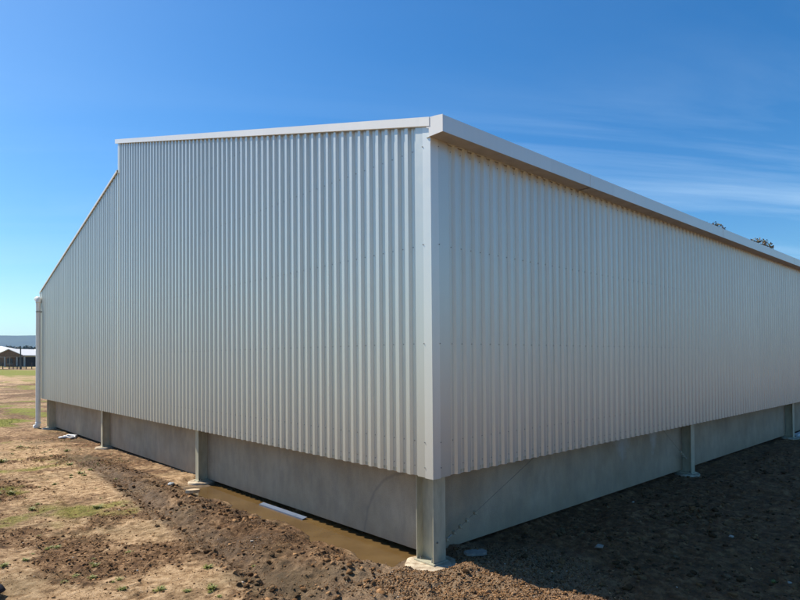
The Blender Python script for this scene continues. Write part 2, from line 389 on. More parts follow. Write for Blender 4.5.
def fields(X,Y):
    D=np.hypot(X-cx,Y-cy)
    near=1-sst(25,60,D)
    z=.05*fbm(X*.25,Y*.25,3,1)*sst(1,6,np.hypot(X,Y))
    z+=.022*fbm(X*1.1,Y*1.1,4,2)*near
    rx=rutx(Y); wide=.12
    inW=(Y>-.35)
    # spoil band between track edge and wall trench
    band=sst(rx-.05,rx+.14,X)*(1-sst(-.42,-.25,X))*sst(-1.2,.4,Y)*(1-sst(11,17,Y))
    # flank right of the corner: churned dark soil everywhere
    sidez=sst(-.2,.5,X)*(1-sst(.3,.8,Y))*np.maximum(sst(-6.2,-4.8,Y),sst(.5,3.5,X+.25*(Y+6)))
    gap=sst(-.46,-.20,X-.07+.36*fbm(Y*1.3,X*1.3,4,8))*(1-sst(.55,.7,X))*sst(.35,.75,Y+.12*fbm(X*3,Y*3,2,4))*(1-sst(6.6,7.4,Y+.5*fbm(X,Y,2,9)))
    gap2=(1-sst(.9,1.5,np.abs(X-.45)))*sst(8,9,Y)*(1-sst(21,22,Y))
    clod=np.clip(band*1.0+sidez*.55+.35*(1-sst(.2,1.6,np.hypot(X+.1,Y+.6))),0,1)
    pebb=(1-sst(1.1,2.2,np.hypot(X+.1,(Y+.55)*1.1)))
    clod=np.maximum(clod,pebb*.8)
    r1=fbm(X*5,Y*5,3,21); r2=np.abs(fbm(X*9,Y*9,3,22)); r3=fbm(X*22,Y*22,2,23)
    lump=np.clip(fbm(X*3.2,Y*3.2,3,31),0,1)
    bil=1-np.abs(fbm(X*6.5,Y*6.5,3,24))*3; z+=clod*near*(.034*r1+.026*np.clip(bil,-1,1)*.6+.022*r3+.080*lump)
    patch=sst(.02,.38,fbm(X*.9,Y*.9,4,36)+.25*fbm(X*4,Y*4,2,37))*(1-clod)
    z+=sidez*near*(.05*fbm(X*1.0,Y*1.6,3,25)+.035*np.clip(fbm(X*2.4,Y*3.0,2,26),0,1))
    for rr_,dd_ in ((-1.0,.030),(-2.75,.022)): z-=dd_*np.exp(-((X-rutx(Y)-rr_)/.13)**2)*(Y>-6)*near*(.6+.4*np.sin(Y*48+np.abs(X-rutx(Y)-rr_)*30))*sst(-.3,.2,fbm(X*.5,Y*.3,2,27)+.15)
    z+=patch*near*(.016*r1+.020*r3+.03*np.clip(fbm(X*6,Y*6,2,38),0,1))
    z+=(1-clod)*near*(.009*r1+(.006+.014*sst(.0,.35,fbm(X*.8,Y*.8,3,33)))*r3+.008*fbm(X*2.2,Y*7,3,35))
    # berm beside the trench, drop at the track edge, wheel rut
    z+=.075*np.exp(-((X+.80+.12*fbm(Y*.8,Y*0,2,41))/.26)**2)*sst(-.2,.7,Y)*(1-sst(7,9,Y))*(.55+.9*vnoise(X*1.2,Y*1.2,44))
    z-=.060*np.exp(-((X-rx-.24)/.17)**2)*sst(-2,1,Y)*(1-sst(11,15,Y))
    z+=.030*np.exp(-((X-rx+.08)/.10)**2)*sst(-2,1,Y)*(1-sst(11,15,Y))*vnoise(X*2,Y*2,45)
    z=z*(1-.6*gap)-gap*.115-gap2*.03
    # trench along the shaded long wall
    z-=.075*np.exp(-((Y-.12)/.42)**2)*sst(.75,1.4,X)*(1-sst(20,26,X))
    z+=.05*(1-sst(.15,.75,np.hypot(X-.45,(Y+.62))))
    z-=.03*(1-sst(.0,.5,np.hypot(X-.28,Y-.3)))
    # keep footings clear
    for fx,fy in [(.25,.3)]+[(.26,7.4),(.26,14.4),(.25,W-.48)]+[(.28+8.34*i,.3) for i in range(1,6)]:
        d=np.hypot(X-fx,Y-fy); k=1-sst(.28,.5,d); z=z*(1-k)+(-.055)*k
    z-=.05*np.exp(-((X-.26)/.5)**2)*np.exp(-((Y-16)/8)**2)
    # under the shed: bare levelled fill
    ins=sst(.5,.8,X)*sst(.5,.8,Y)*(1-sst(W-.7,W-.4,Y)); z=z*(1-ins)-.06*ins
    z+=.012*np.clip(D-50,0,100)
    return z,clod,pebb,gap,D,band,sidez,near,patch
Z,clod,pebb,gap,D,band,sidez,near,patch=fields(X,Y)
nx,ny=X.shape
co=np.empty((nx*ny,3),dtype=np.float32); co[:,0]=X.ravel(); co[:,1]=Y.ravel(); co[:,2]=Z.ravel()
ii=np.arange(nx*ny).reshape(nx,ny)
fc=np.stack([ii[:-1,:-1],ii[1:,:-1],ii[1:,1:],ii[:-1,1:]],-1).reshape(-1,4)
me=bpy.data.meshes.new('ground'); me.vertices.add(nx*ny); me.vertices.foreach_set('co',co.ravel())
me.loops.add(fc.size); me.loops.foreach_set('vertex_index',fc.ravel().astype(np.int32))
me.polygons.add(len(fc)); me.polygons.foreach_set('loop_start',np.arange(0,fc.size,4,dtype=np.int32)); me.polygons.foreach_set('loop_total',np.full(len(fc),4,dtype=np.int32))
me.update(calc_edges=True); me.polygons.foreach_set('use_smooth',np.ones(len(fc),dtype=bool))
def attr(n,a):
    t=me.attributes.new(n,'FLOAT','POINT'); t.data.foreach_set('value',np.clip(a,0,1).astype(np.float32).ravel())
# soil kinds: pale dry crust, dark churned soil, wet mud, green growth
pale=sst(-.15,.35,fbm(X*.45,Y*.45,4,51)+.25*fbm(X*2.5,Y*2.5,3,52)+.18)*(1-clod*.75)
pale=np.maximum(pale,(1-sst(.3,1.7,np.abs(X-rutx(Y)+.9)))*sst(-.35,.2,fbm(X*.8,Y*.8,3,53)+.25)*(Y>-2))
pale=pale*(1-sidez*.93)*(1-.9*patch)
pale=np.maximum(pale,.8*(1-sst(-7,-5.5,Y))*(1-sst(.5,3.5,X+.25*(Y+6))))  # unseen ground made paler to bounce light onto the long wall
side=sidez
wet=np.maximum(gap,band*.35*sst(.0,.4,fbm(X*1.5,Y*1.5,3,54)))
wet=np.maximum(wet,(1-sst(.2,.55,np.hypot((X-rutx(Y)-.24)*1.2,0*Y)))*.45*(1-sst(10,14,Y))*sst(-1,1,Y))
fwd=(X-cx)*.678+(Y-cy)*.735; lat=(X-cx)*.735-(Y-cy)*.678; u=400+580*lat/np.maximum(fwd,.1)
gn=fbm(X*.35,Y*.35,4,61)+.5*fbm(X*1.7,Y*1.7,3,62)
green=sst(.10,.45,gn)*.75*sst(6.5,13,D)*(1-clod*.8)
green=np.maximum(green,sst(-.05,.35,fbm(X*.5,Y*.5,3,66))*.95*sst(17,24,D)*(1-sst(44,52,D)))
green=green*(1-sst(-1.9,-1.2,X)*(1-sst(24,30,D)))*(Y>4)
fg=fbm(X*.06,Y*.06,3,63)*8
green=np.maximum(green,sst(79,83,fwd+fg*.4)*(1-sst(106,111,fwd+fg*.4)))
green=np.maximum(green,sst(56,59,fwd+fg*.3)*(1-sst(67,70,fwd))*sst(-37.5,-35,lat*60/np.maximum(fwd,1)*1.0))
green=np.maximum(green,sst(150,165,D)*.6)
track=sst(66,70,fwd)*(1-sst(79,83,fwd+fg*.4))
pale=np.maximum(pale,track); pale=np.maximum(pale,sst(108,112,fwd)*(1-sst(150,160,D)))
mid=sst(14,26,D)*(1-sst(60,70,D)); pale=pale*(1-.35*mid)
wet=np.maximum(wet,(1-sst(-.078,-.038,Z))*sst(-1.1,-.8,X)*(1-sst(.6,.8,X))*sst(.2,.6,Y)*(1-sst(7.2,8,Y)))
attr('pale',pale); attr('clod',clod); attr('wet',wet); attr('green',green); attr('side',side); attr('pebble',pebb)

m,nt,b=mat('bare_soil')
A=lambda n:(lambda t:(setattr(t,'attribute_name',n),t.outputs['Fac'])[1])(N(nt,'Attribute'))
v=coords(nt)
n_big=noise(nt,v,1.3,6,.65); n_mid=noise(nt,v,7,6,.7); n_fin=noise(nt,v,45,6,.75); n_gr=noise(nt,v,170,3,.7)
dry=ramp(nt,n_mid,[(.30,(.14,.075,.033)),(.45,(.40,.25,.125)),(.63,(.68,.47,.275))])
brown=ramp(nt,n_mid,[(.3,(.055,.028,.012)),(.5,(.16,.084,.037)),(.68,(.36,.205,.10))])
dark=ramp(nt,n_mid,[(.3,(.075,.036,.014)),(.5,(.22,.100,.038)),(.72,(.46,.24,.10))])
pf=math_(nt,'ADD',A('pale'),math_(nt,'MULTIPLY',math_(nt,'SUBTRACT',n_mid,.5),1.3),True)
c=mix(nt,pf,brown,dry)
c=mix(nt,math_(nt,'MULTIPLY',A('clod'),math_(nt,'MULTIPLY',ramp(nt,n_big,[(.40,(0,0,0)),(.56,(1,1,1))]),.55)),c,(.075,.045,.025))
olive=math_(nt,'MULTIPLY',ramp(nt,noise(nt,v,.55,5,.65),[(.5,(0,0,0)),(.66,(1,1,1))]),.45)
c=mix(nt,olive,c,(.125,.105,.050))
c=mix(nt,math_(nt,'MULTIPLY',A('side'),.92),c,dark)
c=mix(nt,math_(nt,'MULTIPLY',A('pebble'),.55),c,ramp(nt,n_fin,[(.35,(.12,.075,.042)),(.5,(.34,.235,.145)),(.66,(.56,.42,.28))]))
# dark crumbs and straw flecks
cr=ramp(nt,n_fin,[(.32,(1,1,1)),(.41,(0,0,0))]); c=mix(nt,math_(nt,'MULTIPLY',cr,.75),c,(.05,.034,.024))
fl=ramp(nt,n_gr,[(.62,(0,0,0)),(.72,(1,1,1))]); c=mix(nt,math_(nt,'MULTIPLY',fl,.4),c,(.50,.39,.26))
c=mix(nt,math_(nt,'MULTIPLY',A('wet'),.75),c,(.085,.055,.028))
gf=math_(nt,'MULTIPLY',A('green'),ramp(nt,math_(nt,'ADD',noise(nt,v,3,6,.75),math_(nt,'MULTIPLY',A('green'),.3)),[(.48,(0,0,0)),(.66,(1,1,1))]))
c=mix(nt,gf,c,ramp(nt,n_mid,[(.3,(.12,.135,.018)),(.7,(.27,.265,.03))]))
L(nt,c,b.inputs['Base Color'])
rg=N(nt,'MapRange'); L(nt,A('wet'),rg.inputs[0]); rg.inputs[3].default_value=.95; rg.inputs[4].default_value=.42
L(nt,rg.outputs[0],b.inputs['Roughness']); b.inputs['Specular IOR Level'].default_value=.25
hh=math_(nt,'ADD',math_(nt,'MULTIPLY',n_mid,2.2),math_(nt,'ADD',n_fin,math_(nt,'MULTIPLY',n_gr,.3)))
bump(nt,b,hh,1.0,.03)
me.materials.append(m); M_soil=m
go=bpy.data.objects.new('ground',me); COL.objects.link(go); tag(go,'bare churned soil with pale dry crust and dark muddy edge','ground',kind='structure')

def gz(x,y):
    return float(fields(np.array([float(x)]),np.array([float(y)]))[0][0])

# water in the trench
m,nt,b=mat('muddy_water'); v=coords(nt)
L(nt,ramp(nt,noise(nt,v,1.8,4),[(.35,(.105,.063,.023)),(.7,(.150,.095,.038))]),b.inputs['Base Color'])
b.inputs['Roughness'].default_value=.03; b.inputs['Specular IOR Level'].default_value=.5; b.inputs['IOR'].default_value=1.33
bump(nt,b,noise(nt,v,4,3),.05,.01)
w=MB(); w.add([(-.9,.3,-.083),(.62,.3,-.083),(.62,7.3,-.083),(-.9,7.3,-.083)],[(0,1,2,3)])
tag(w.build('puddle_water',m),'shallow brown puddle lying along the foot of the end wall','puddle',kind='structure')

# clods and pebbles: nobody could count them
def rock_template(seed,sub=1):
    bm=bmesh.new(); bmesh.ops.create_icosphere(bm,subdivisions=sub,radius=1); r=random.Random(seed)
    for q in bm.verts: q.co*= r.uniform(.5,1.3) if sub<2 else r.uniform(.62,1.0)
    if sub>=2:
        for _ in range(7):      # chop flat broken faces into the lump
            n_=Vector((r.gauss(0,1),r.gauss(0,1),r.gauss(0,1))).normalized(); d_=r.uniform(.35,.7)
            for q in bm.verts:
                e_=q.co.dot(n_)-d_
                if e_>0: q.co-=n_*e_*.9
    V=np.array([q.co[:] for q in bm.verts]); F=np.array([[x.index for x in f.verts] for f in bm.faces]); bm.free(); return V,F
def scatter(name,label,cat,mats,P,S,flat=.65,seed=3,sub=1):
    r=np.random.default_rng(seed); T=[rock_template(s,sub) for s in range(8)]; vs=[];fs=[];mi=[];off=0
    for (x,y,z),s in zip(P,S):
        V,F=T[r.integers(8)]; a=r.random()*6.28; sc_=np.array([1,r.uniform(.6,1),flat*r.uniform(.7,1.2)])*s
        q=V*sc_; ca,sa=math.cos(a),math.sin(a); q=np.stack([q[:,0]*ca-q[:,1]*sa,q[:,0]*sa+q[:,1]*ca,q[:,2]],1)
        vs.append(q+np.array([x,y,z+s*flat*.25])); fs.append(F+off); off+=len(V); mi+= [r.choice(len(mats),p=[m_[1] for m_ in mats])]*len(F)
    V=np.concatenate(vs).astype(np.float32); F=np.concatenate(fs)
    me=bpy.data.meshes.new(name); me.vertices.add(len(V)); me.vertices.foreach_set('co',V.ravel()); me.loops.add(F.size); me.loops.foreach_set('vertex_index',F.ravel().astype(np.int32))
    me.polygons.add(len(F)); me.polygons.foreach_set('loop_start',np.arange(0,F.size,3,dtype=np.int32)); me.polygons.foreach_set('loop_total',np.full(len(F),3,dtype=np.int32))
    for m_,_ in mats: me.materials.append(m_)
    me.polygons.foreach_set('material_index',np.array(mi,dtype=np.int32)); me.update(calc_edges=True)
    o=bpy.data.objects.new(name,me); COL.objects.link(o); tag(o,label,cat,kind='stuff'); return o
def sample(n,x0,x1,y0,y1,dens,smin,smax,pw=2.2,seed=5):
    r=np.random.default_rng(seed); x=r.uniform(x0,x1,n); y=r.uniform(y0,y1,n); f=fields(x,y); p=dens(x,y,f)
    k=r.random(n)<p; x=x[k];y=y[k];z=f[0][k]; s=smin+(smax-smin)*r.random(len(x))**pw
    return list(zip(x,y,z)),s
M_clodL=simple('clod_light',(.32,.185,.092),.95,0,.35,25,.7,50,spec=.04)
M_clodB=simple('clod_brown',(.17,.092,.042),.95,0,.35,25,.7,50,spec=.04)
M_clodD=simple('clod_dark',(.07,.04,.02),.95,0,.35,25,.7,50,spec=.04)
M_grit=simple('pale_grit',(.42,.36,.29),.9,0,.25,25,.5,50,spec=.2)
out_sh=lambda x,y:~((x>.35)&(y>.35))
_bd=lambda x,y,f,sd:f[1]**1.3*(1-f[3])*out_sh(x,y)*(.12+1.3*sst(-.05,.45,fbm(x*2,y*2,3,sd)))
P1,S1=sample(80000,-2.4,.4,-2.6,12,lambda x,y,f:_bd(x,y,f,71)*.8,.003,.013,1.6)
P1b,S1b=sample(9000,-2.4,.4,-1.2,12,lambda x,y,f:_bd(x,y,f,77)*.55,.012,.060,3.0,15)
P1c,S1c=sample(5200,-2.0,.1,-.3,9,lambda x,y,f:.9*(1-f[3])*np.maximum(np.exp(-((x+.78)/.22)**2),.7*np.exp(-((x-rutx(y)-.1)/.14)**2))*sst(.0,.35,fbm(x*1.6,y*1.6,3,91)),.018,.070,2.4,19)
BIGP=P1b+P1c; BIGS=list(S1b)+list(S1c)
P2,S2=sample(46000,-.9,1.6,-2.9,.3,lambda x,y,f:f[2]*.75*out_sh(x,y),.003,.017,2.2,6)
P3,S3=sample(60000,-5.6,-1.2,-2.5,16,lambda x,y,f:(.05+.9*f[8])*(1-f[1]),.003,.028,3.2,7)
P3b,S3b=sample(90000,-5.6,-1.2,-2.5,13,lambda x,y,f:(.12+.5*sst(-.2,.4,fbm(x*2.3,y*2.3,3,79)))*(1-f[1]),.002,.009,1.5,27)
P3=P3+P3b; S3=list(S3)+list(S3b)
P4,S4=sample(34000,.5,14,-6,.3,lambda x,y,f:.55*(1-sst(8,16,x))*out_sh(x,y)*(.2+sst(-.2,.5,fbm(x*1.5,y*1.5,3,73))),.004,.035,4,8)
scatter('soil_clods','dark and tan soil clods strewn over the churned ground','soil clods',[(M_clodL,.36),(M_clodB,.45),(M_clodD,.182),(M_grit,.008)],P1+P2+P3,list(S1)+list(S2)+list(S3))
scatter('soil_lumps','broken lumps of dried mud heaped along the track edge beside the puddle','soil lumps',[(M_soil,.55),(M_clodL,.17),(M_clodB,.18),(M_clodD,.10)],BIGP,BIGS,flat=.7,seed=31,sub=2)
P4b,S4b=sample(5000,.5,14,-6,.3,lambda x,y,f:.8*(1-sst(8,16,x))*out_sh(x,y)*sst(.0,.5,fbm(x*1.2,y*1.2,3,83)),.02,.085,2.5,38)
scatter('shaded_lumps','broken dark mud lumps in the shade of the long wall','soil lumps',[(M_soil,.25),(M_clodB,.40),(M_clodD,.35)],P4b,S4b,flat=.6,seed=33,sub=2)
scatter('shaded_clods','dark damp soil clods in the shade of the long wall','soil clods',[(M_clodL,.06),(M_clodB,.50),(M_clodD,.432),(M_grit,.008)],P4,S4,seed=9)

# named stones
def stone(x,y,s,m,label,dz=0,flat=.55,seed=0,yaw=0,long=1.4):
    V,F=rock_template(100+seed,2); mb=MB(); ca,sa=math.cos(yaw),math.sin(yaw); z=gz(x,y)
    q=[((a*long*ca-b_*sa)*s,(a*long*sa+b_*ca)*s,c_*flat*s) for a,b_,c_ in V]
    bmv=[(x+a,y+b_,z+s*flat*.4+dz+c_) for a,b_,c_ in q]
    o=mb.add(bmv,[tuple(f) for f in F.tolist()]).build('stone',m); o['label']=label; o['category']='stone'; return o
def slab(x,y,w,d,h,m,label,yaw,tilt,z,name='stone_slab',cat='slab'):
    mb=MB(); r=random.Random(5); n=9; poly=[]
    for k in range(n):
        a=2*math.pi*k/n; poly.append((w*(abs(math.cos(a))**.6)*math.copysign(1,math.cos(a))*r.uniform(.88,1.05),d*(abs(math.sin(a))**.6)*math.copysign(1,math.sin(a))*r.uniform(.88,1.05)))
    R3=Matrix.Rotation(yaw,3,'Z')@Matrix.Rotation(tilt,3,'Y')
    mb.prism(poly,0,h,lambda p,dd:tuple(Vector((x,y,z))+R3@Vector((p[0],p[1],dd))))
    o=mb.build(name,m,bevel=.004); return tag(o,label,cat)
slab(-.545,5.93,.16,.10,.06,M_stoneP,'pale sandy flat stone lying on the spoil beside the puddle',.5,.12,gz(-.545,5.93)+.035)
stone(-.60,6.9,.075,M_stoneG,'blue-grey stone on the mud left of the puddle',.03,seed=2,yaw=.4)
slab(.79,-.02,.16,.10,.035,M_stoneD,'flat dusty stone slab in shade to the right of the corner footing',-.4,.03,gz(.79,-.02)+.01)
stone(4.11,-2.07,.045,M_grit,'small whitish stone alone on the dark shaded soil',.02,seed=4)
stone(2.05,-1.1,.07,M_stoneD,'rounded tan stone in the shade out from the first long base panel',.03,seed=5)
stone(-1.12,2.55,.028,M_grit,'tiny cream pebble on the spoil heap below the puddle',.015,seed=6)
# strip of metal flashing left in the puddle, its sky reflection painted in
st=MB(); st.obox((.285,4.05,-.060),(.046,0,.010),(-.01,.72,.0),(0,0,.003)); st.obox((.240,4.05,-.073),(.003,0,0),(-.010,.72,0),(0,0,.012)); st.obox((.285,3.62,-.060),(.02,0,.003),(0,.03,0),(0,0,.004))
tag(st.build('metal_strip',M_strip),'pale blue-grey strip of metal flashing lying in the brown puddle against the panel','metal strip')
# crumpled white plastic bag
V,F=rock_template(333,3); r=random.Random(8); mb=MB()
bx,by=.06,17.9; bz=gz(bx,by)
n1=32; vv=[]; ff=[]
for i in range(n1):
    a=2*math.pi*i/n1
    for j in range(8):
        t_=2*math.pi*j/8; rr=.20+.065*math.cos(t_)*(1+.5*math.sin(3*a)); k=1+.12*math.sin(7*a+j)
        vv.append((bx+rr*math.cos(a)*k,by+rr*math.sin(a)*1.25*k,bz+.05+.04*math.sin(t_)*(1+.4*math.sin(5*a+1))+.03*math.sin(2*a)))
for i in range(n1):
    for j in range(8): ff.append((i*8+j,((i+1)%n1)*8+j,((i+1)%n1)*8+(j+1)%8,i*8+(j+1)%8))
tag(mb.add(vv,ff).build('plastic_bag',M_rag,smooth=True),'crumpled white plastic bag on the dirt near the far end of the panels','bag')
# navy canvas at the left edge
mb=MB(); vv=[];ff=[]
for i in range(13):
    for j in range(9):
        s,t_=i/12,j/8; x=-4.04-.9*s-.15*t_; y=2.86+.45*t_-.75*s*(1-t_)-.6*(1-t_)*s
        vv.append((x,y,gz(x,y)+.04+.05*math.sin(5*s+2*t_)+.03*math.sin(9*t_+3*s)))
for i in range(12):
    for j in range(8): ff.append((i*9+j,(i+1)*9+j,(i+1)*9+j+1,i*9+j+1))
tp=mb.add(vv,ff).build('folded_tarpaulin',M_navy,smooth=True); md=tp.modifiers.new('thick','SOLIDIFY'); md.thickness=.03; md.offset=-1
tag(tp,'dark navy canvas corner lying on the dirt at the left bottom edge','tarpaulin')
# white boards by the far column of the long wall
mb=MB(); mb.obox((18.9,.22,.03),(1.6,.03,0),(0,.07,0),(0,0,.025)); mb.obox((18.7,.05,-.01),(1.5,-.05,0),(0,.06,0),(0,0,.02))
tag(mb.build('white_plank',M_white),'pale planks lying on the soil beyond the farthest visible column','plank')

# weeds
m,nt,b=mat('weed_leaf'); v=coords(nt); L(nt,ramp(nt,noise(nt,v,30,3),[(.3,(.11,.13,.018)),(.7,(.26,.26,.04))]),b.inputs['Base Color']); b.inputs['Roughness'].default_value=.6
M_weed=m
wp=[(-3.09,8.65,1.2),(-2.22,9.06,.9),(-2.13,6.31,1.3),(-1.54,9.88,1.2),(-1.27,10.1,.9),(-3.02,6.99,1),(-3.28,4.37,.8),(-3.20,4.30,.7),(-3.03,3.10,.7),(-3.29,2.93,.6),(-3.17,2.72,.7),(-3.02,2.07,.7),(-2.70,1.77,.9),(-1.99,2.06,.9),(-2.27,1.35,.9),(-2.5,1.5,.6),(-3.88,3.91,.9),(-1.4,11.4,1.2),(-2.6,13,1.6),(-1.7,16,1.6),(-3.4,12,1.4),(-.9,13.9,1.1),(.9,-4.4,.6),(2.6,-3.0,.6)]
_r=random.Random(77)
for cx_,cy_,n_ in ((-2.4,1.5,5),(-3.1,3.0,6),(-3.6,4.8,4),(-2.3,7.2,5),(-1.7,9.6,7),(-3.4,8.8,6),(-2.8,12.5,8),(-1.6,14.5,8),(-3.9,6.4,4)):
    for _ in range(n_): wp.append((cx_+_r.gauss(0,.35),cy_+_r.gauss(0,.5),_r.uniform(.3,.75)))
def weed(n,seed):
    r=random.Random(seed); mb=MB()
    for _ in range(n):
        a=r.random()*6.283; l=r.uniform(.03,.085); w_=r.uniform(.004,.010); k=r.uniform(.3,1.3); bx,by=r.gauss(0,.022),r.gauss(0,.022)
        d=Vector((math.cos(a),math.sin(a),0)); s=Vector((-d.y,d.x,0)); p0=Vector((bx,by,-.005)); p1=p0+d*l*.45+Vector((0,0,l*k*.6)); p2=p0+d*l+Vector((0,0,l*k*.75))
        mb.add([p0-s*w_*.5,p0+s*w_*.5,p1+s*w_,p1-s*w_,p2],[(0,1,2,3),(3,2,4)])
    return mb
protos=[weed(70,k) for k in range(3)]; meshes=[]
for i,(x,y,s) in enumerate(wp):
    if i<3:
        o=protos[i].build('weed_tuft',M_weed); meshes.append(o.data)
    else:
        o=bpy.data.objects.new('weed_tuft',meshes[i%3]); COL.objects.link(o)
    o.location=(x,y,gz(x,y)); o.scale=(s,s,s*.8); o.rotation_euler=(0,0,i*1.7)
    dark_=x>.5
    tag(o,'small weed tuft in the dark shaded soil' if dark_ else 'small bright green weed tuft growing in the bare tan soil','weed','weed tufts in the shade' if dark_ else 'weed tufts dotted over the bare soil')
# sparse short grass in the middle distance
P5=[];r=np.random.default_rng(4); n=26000; x=r.uniform(-9,2.,n); y=r.uniform(9,55,n); gg=fbm(x*.35,y*.35,4,61)+.5*fbm(x*1.7,y*1.7,3,62)
dd=np.hypot(x-cx,y-cy); g2=sst(.05,.5,fbm(x*.5,y*.5,3,66))*sst(24,30,dd)*(1-sst(44,52,dd)); k=(r.random(n)<np.maximum(sst(.25,.6,gg)*.6,g2))&(x<.0); x=x[k];y=y[k]; zz=fields(x,y)[0]
mb=MB()
for a,b_,c_ in zip(x,y,zz):
    for _ in range(2):
        t_=r.random()*6.28; h=r.uniform(.02,.07); w_=.012; dx,dy=math.cos(t_)*w_,math.sin(t_)*w_; lx,ly=r.normal(0,.03,2)
        mb.v+=[(a-dx,b_-dy,c_-.01),(a+dx,b_+dy,c_-.01),(a+lx,b_+ly,c_+h)]; n_=len(mb.v); mb.f.append((n_-3,n_-2,n_-1))
tag(mb.build('sparse_grass',M_weed),'sparse short grass in patches beyond the bare soil','grass',kind='stuff')

# ------------------------------------------------------------------ far things
FW=Vector((.678,.735,0)); RT=Vector((.735,-.678,0)); CAM=Vector((cx,cy,0))
def gp(lat,fwd,z): p=CAM+FW*fwd+RT*lat; return (p.x,p.y,z)
M_wroof=simple('white_roof_sheet',(.80,.77,.72),.5,0,.04,2,0)
M_brick=simple('brown_brick',(.20,.11,.045),.9,0,.3,3,.2)
M_glass=simple('dark_window',(.015,.017,.02),.15,0,.2,3,0)
M_post=simple('pale_post',(.42,.40,.36),.7,0,.1,3,0)
M_dwood=simple('dark_timber',(.06,.045,.035),.9,0,.3,3,0)
M_pole=simple('grey_green_pole',(.07,.08,.07),.7,0,.2,3,0)
def fbox(mb,l0,l1,f0,f1,z0,z1): 
    return mb.prism([(l0,f0),(l1,f0),(l1,f1),(l0,f1)],z0,z1,lambda p,d:gp(p[0],p[1],d))
def lat_u(u_,f): return (u_-400)/580*f
def homestead(name,l0,l1,f0,f1,zg,ze,zr,label,gable=None,parent_m=M_brick):
    r=thing(name,label,'house',gp((l0+l1)/2,(f0+f1)/2,zg))
    fbox(MB(),l0+1.2,l1-.6,f0+2.2,f1-.6,zg-.3,ze).build('wall',parent_m,r)
    fm=(f0+f1)/2
    mb=MB(); mb.prism([(f0,ze-.05),(fm,zr-.05),(f1,ze-.05),(f1,ze+.12),(fm,zr+.12),(f0,ze+.12)],l0,l1,lambda p,d:gp(d,p[0],p[1])); mb.build('roof',M_wroof,r)
    # gable infill
    fbox(MB(),l0+1.2,l1-.6,f0+2.2,f1-.6,ze,ze+.05).build('ceiling_board',M_dwood,r)
    n=max(3,int((l1-l0)/3.2))
    for i in range(n+1):
        l=l0+.2+(l1-l0-.4)*i/n; fbox(MB(),l-.07,l+.07,f0+.15,f0+.29,zg-.3,ze).build('verandah_post',M_post,r)
    for i in range(n):
        l=l0+1.8+(l1-l0-3)*i/n; w=fbox(MB(),l,l+1.5,f0+2.12,f0+2.19,zg+.7,zg+2.1).build('window',M_glass,r)
        fbox(MB(),l-.08,l+1.58,f0+2.10,f0+2.19,zg+.6,zg+.7).build('sill',M_post,w)
    return r
F0=150; Lu=lambda u_:lat_u(u_,F0)
h1=homestead('farm_house',Lu(-6),Lu(52),150,160,1.25,3.75,5.6,'brown brick farmhouse with white roof, gabled porch and verandah posts')
# porch gable projecting towards the yard
ph=lat_u(8,144); hw=3.75
mb=MB(); mb.prism([(-hw,3.98),(0,5.55),(hw,3.98),(hw,4.10),(0,5.72),(-hw,4.10)],144,154,lambda p,d:gp(ph+p[0],d,p[1])); mb.build('porch_roof',M_wroof,h1)
mb=MB(); mb.prism([(-hw+.1,3.95),(0,5.5),(hw-.1,3.95),(hw-.1,3.7),(-hw+.1,3.7)],144.3,144.5,lambda p,d:gp(ph+p[0],d,p[1])); mb.build('gable',M_brick,h1)
for dl in (-1.9*2,-1.15,1.85,3.75): fbox(MB(),ph+dl-.10,ph+dl+.10,144.3,144.6,.9,3.75).build('porch_post',M_post,h1)
fbox(MB(),ph-hw+.3,ph+hw-.3,151.9,152.1,1.2,3.7).build('porch_back_wall',M_dwood,h1)
h2=thing('farm_house','second farmhouse with a taller white hipped roof at the left edge behind the gabled porch','house',gp(-128,172,1.3))
l0,l1,f0,f1=-146,lat_u(9,166),166,186
fbox(MB(),l0+1,l1-1,f0+1,f1-1,.9,4.3).build('wall',M_brick,h2)
mb=MB(); B=[gp(l0,f0,4.3),gp(l1,f0,4.3),gp(l1,f1,4.3),gp(l0,f1,4.3),gp(l0+7,(f0+f1)/2,7.2),gp(l1-9,(f0+f1)/2,7.2)]
mb.add(B,[(0,1,5,4),(1,2,5),(2,3,4,5),(3,0,4),(3,2,1,0)]); mb.build('roof',M_wroof,h2)
for k in range(6): fbox(MB(),l0+2+5*k,l0+4+5*k,f0+.93,f0+.99,2,3.4).build('window',M_glass,h2)
# yard rails, posts and pole
f=113; Lf=lambda u_:lat_u(u_,f)
yr=thing('yard_fence','dark timber yard fence rails in front of the farmhouse','fence',gp(Lf(10),f,.7))
for u_ in (-8,-2.5,2.6,9,13,17,21,26,31.5,37,43):
    fbox(MB(),Lf(u_)-.06,Lf(u_)+.06,f-.06,f+.06,.4,.76+(1.6 if u_ in(2.6,31.5,-8) else 1.05)).build('fence_post',M_dwood,yr)
for z0,ua,ub in ((1.55,8,26.5),(1.25,8,26.5),(1.05,-10,45)):
    fbox(MB(),Lf(ua),Lf(ub),f-.10,f-.06,z0,z0+.10).build('rail',M_dwood,yr)
pl=MB().tube([gp(Lf(23.6),f-1,.3),gp(Lf(23.6),f-1,5.55)],[.14,.10],10).build('yard_pole',M_pole); tag(pl,'tall thin grey pole standing in the yard in front of the farmhouse','pole')

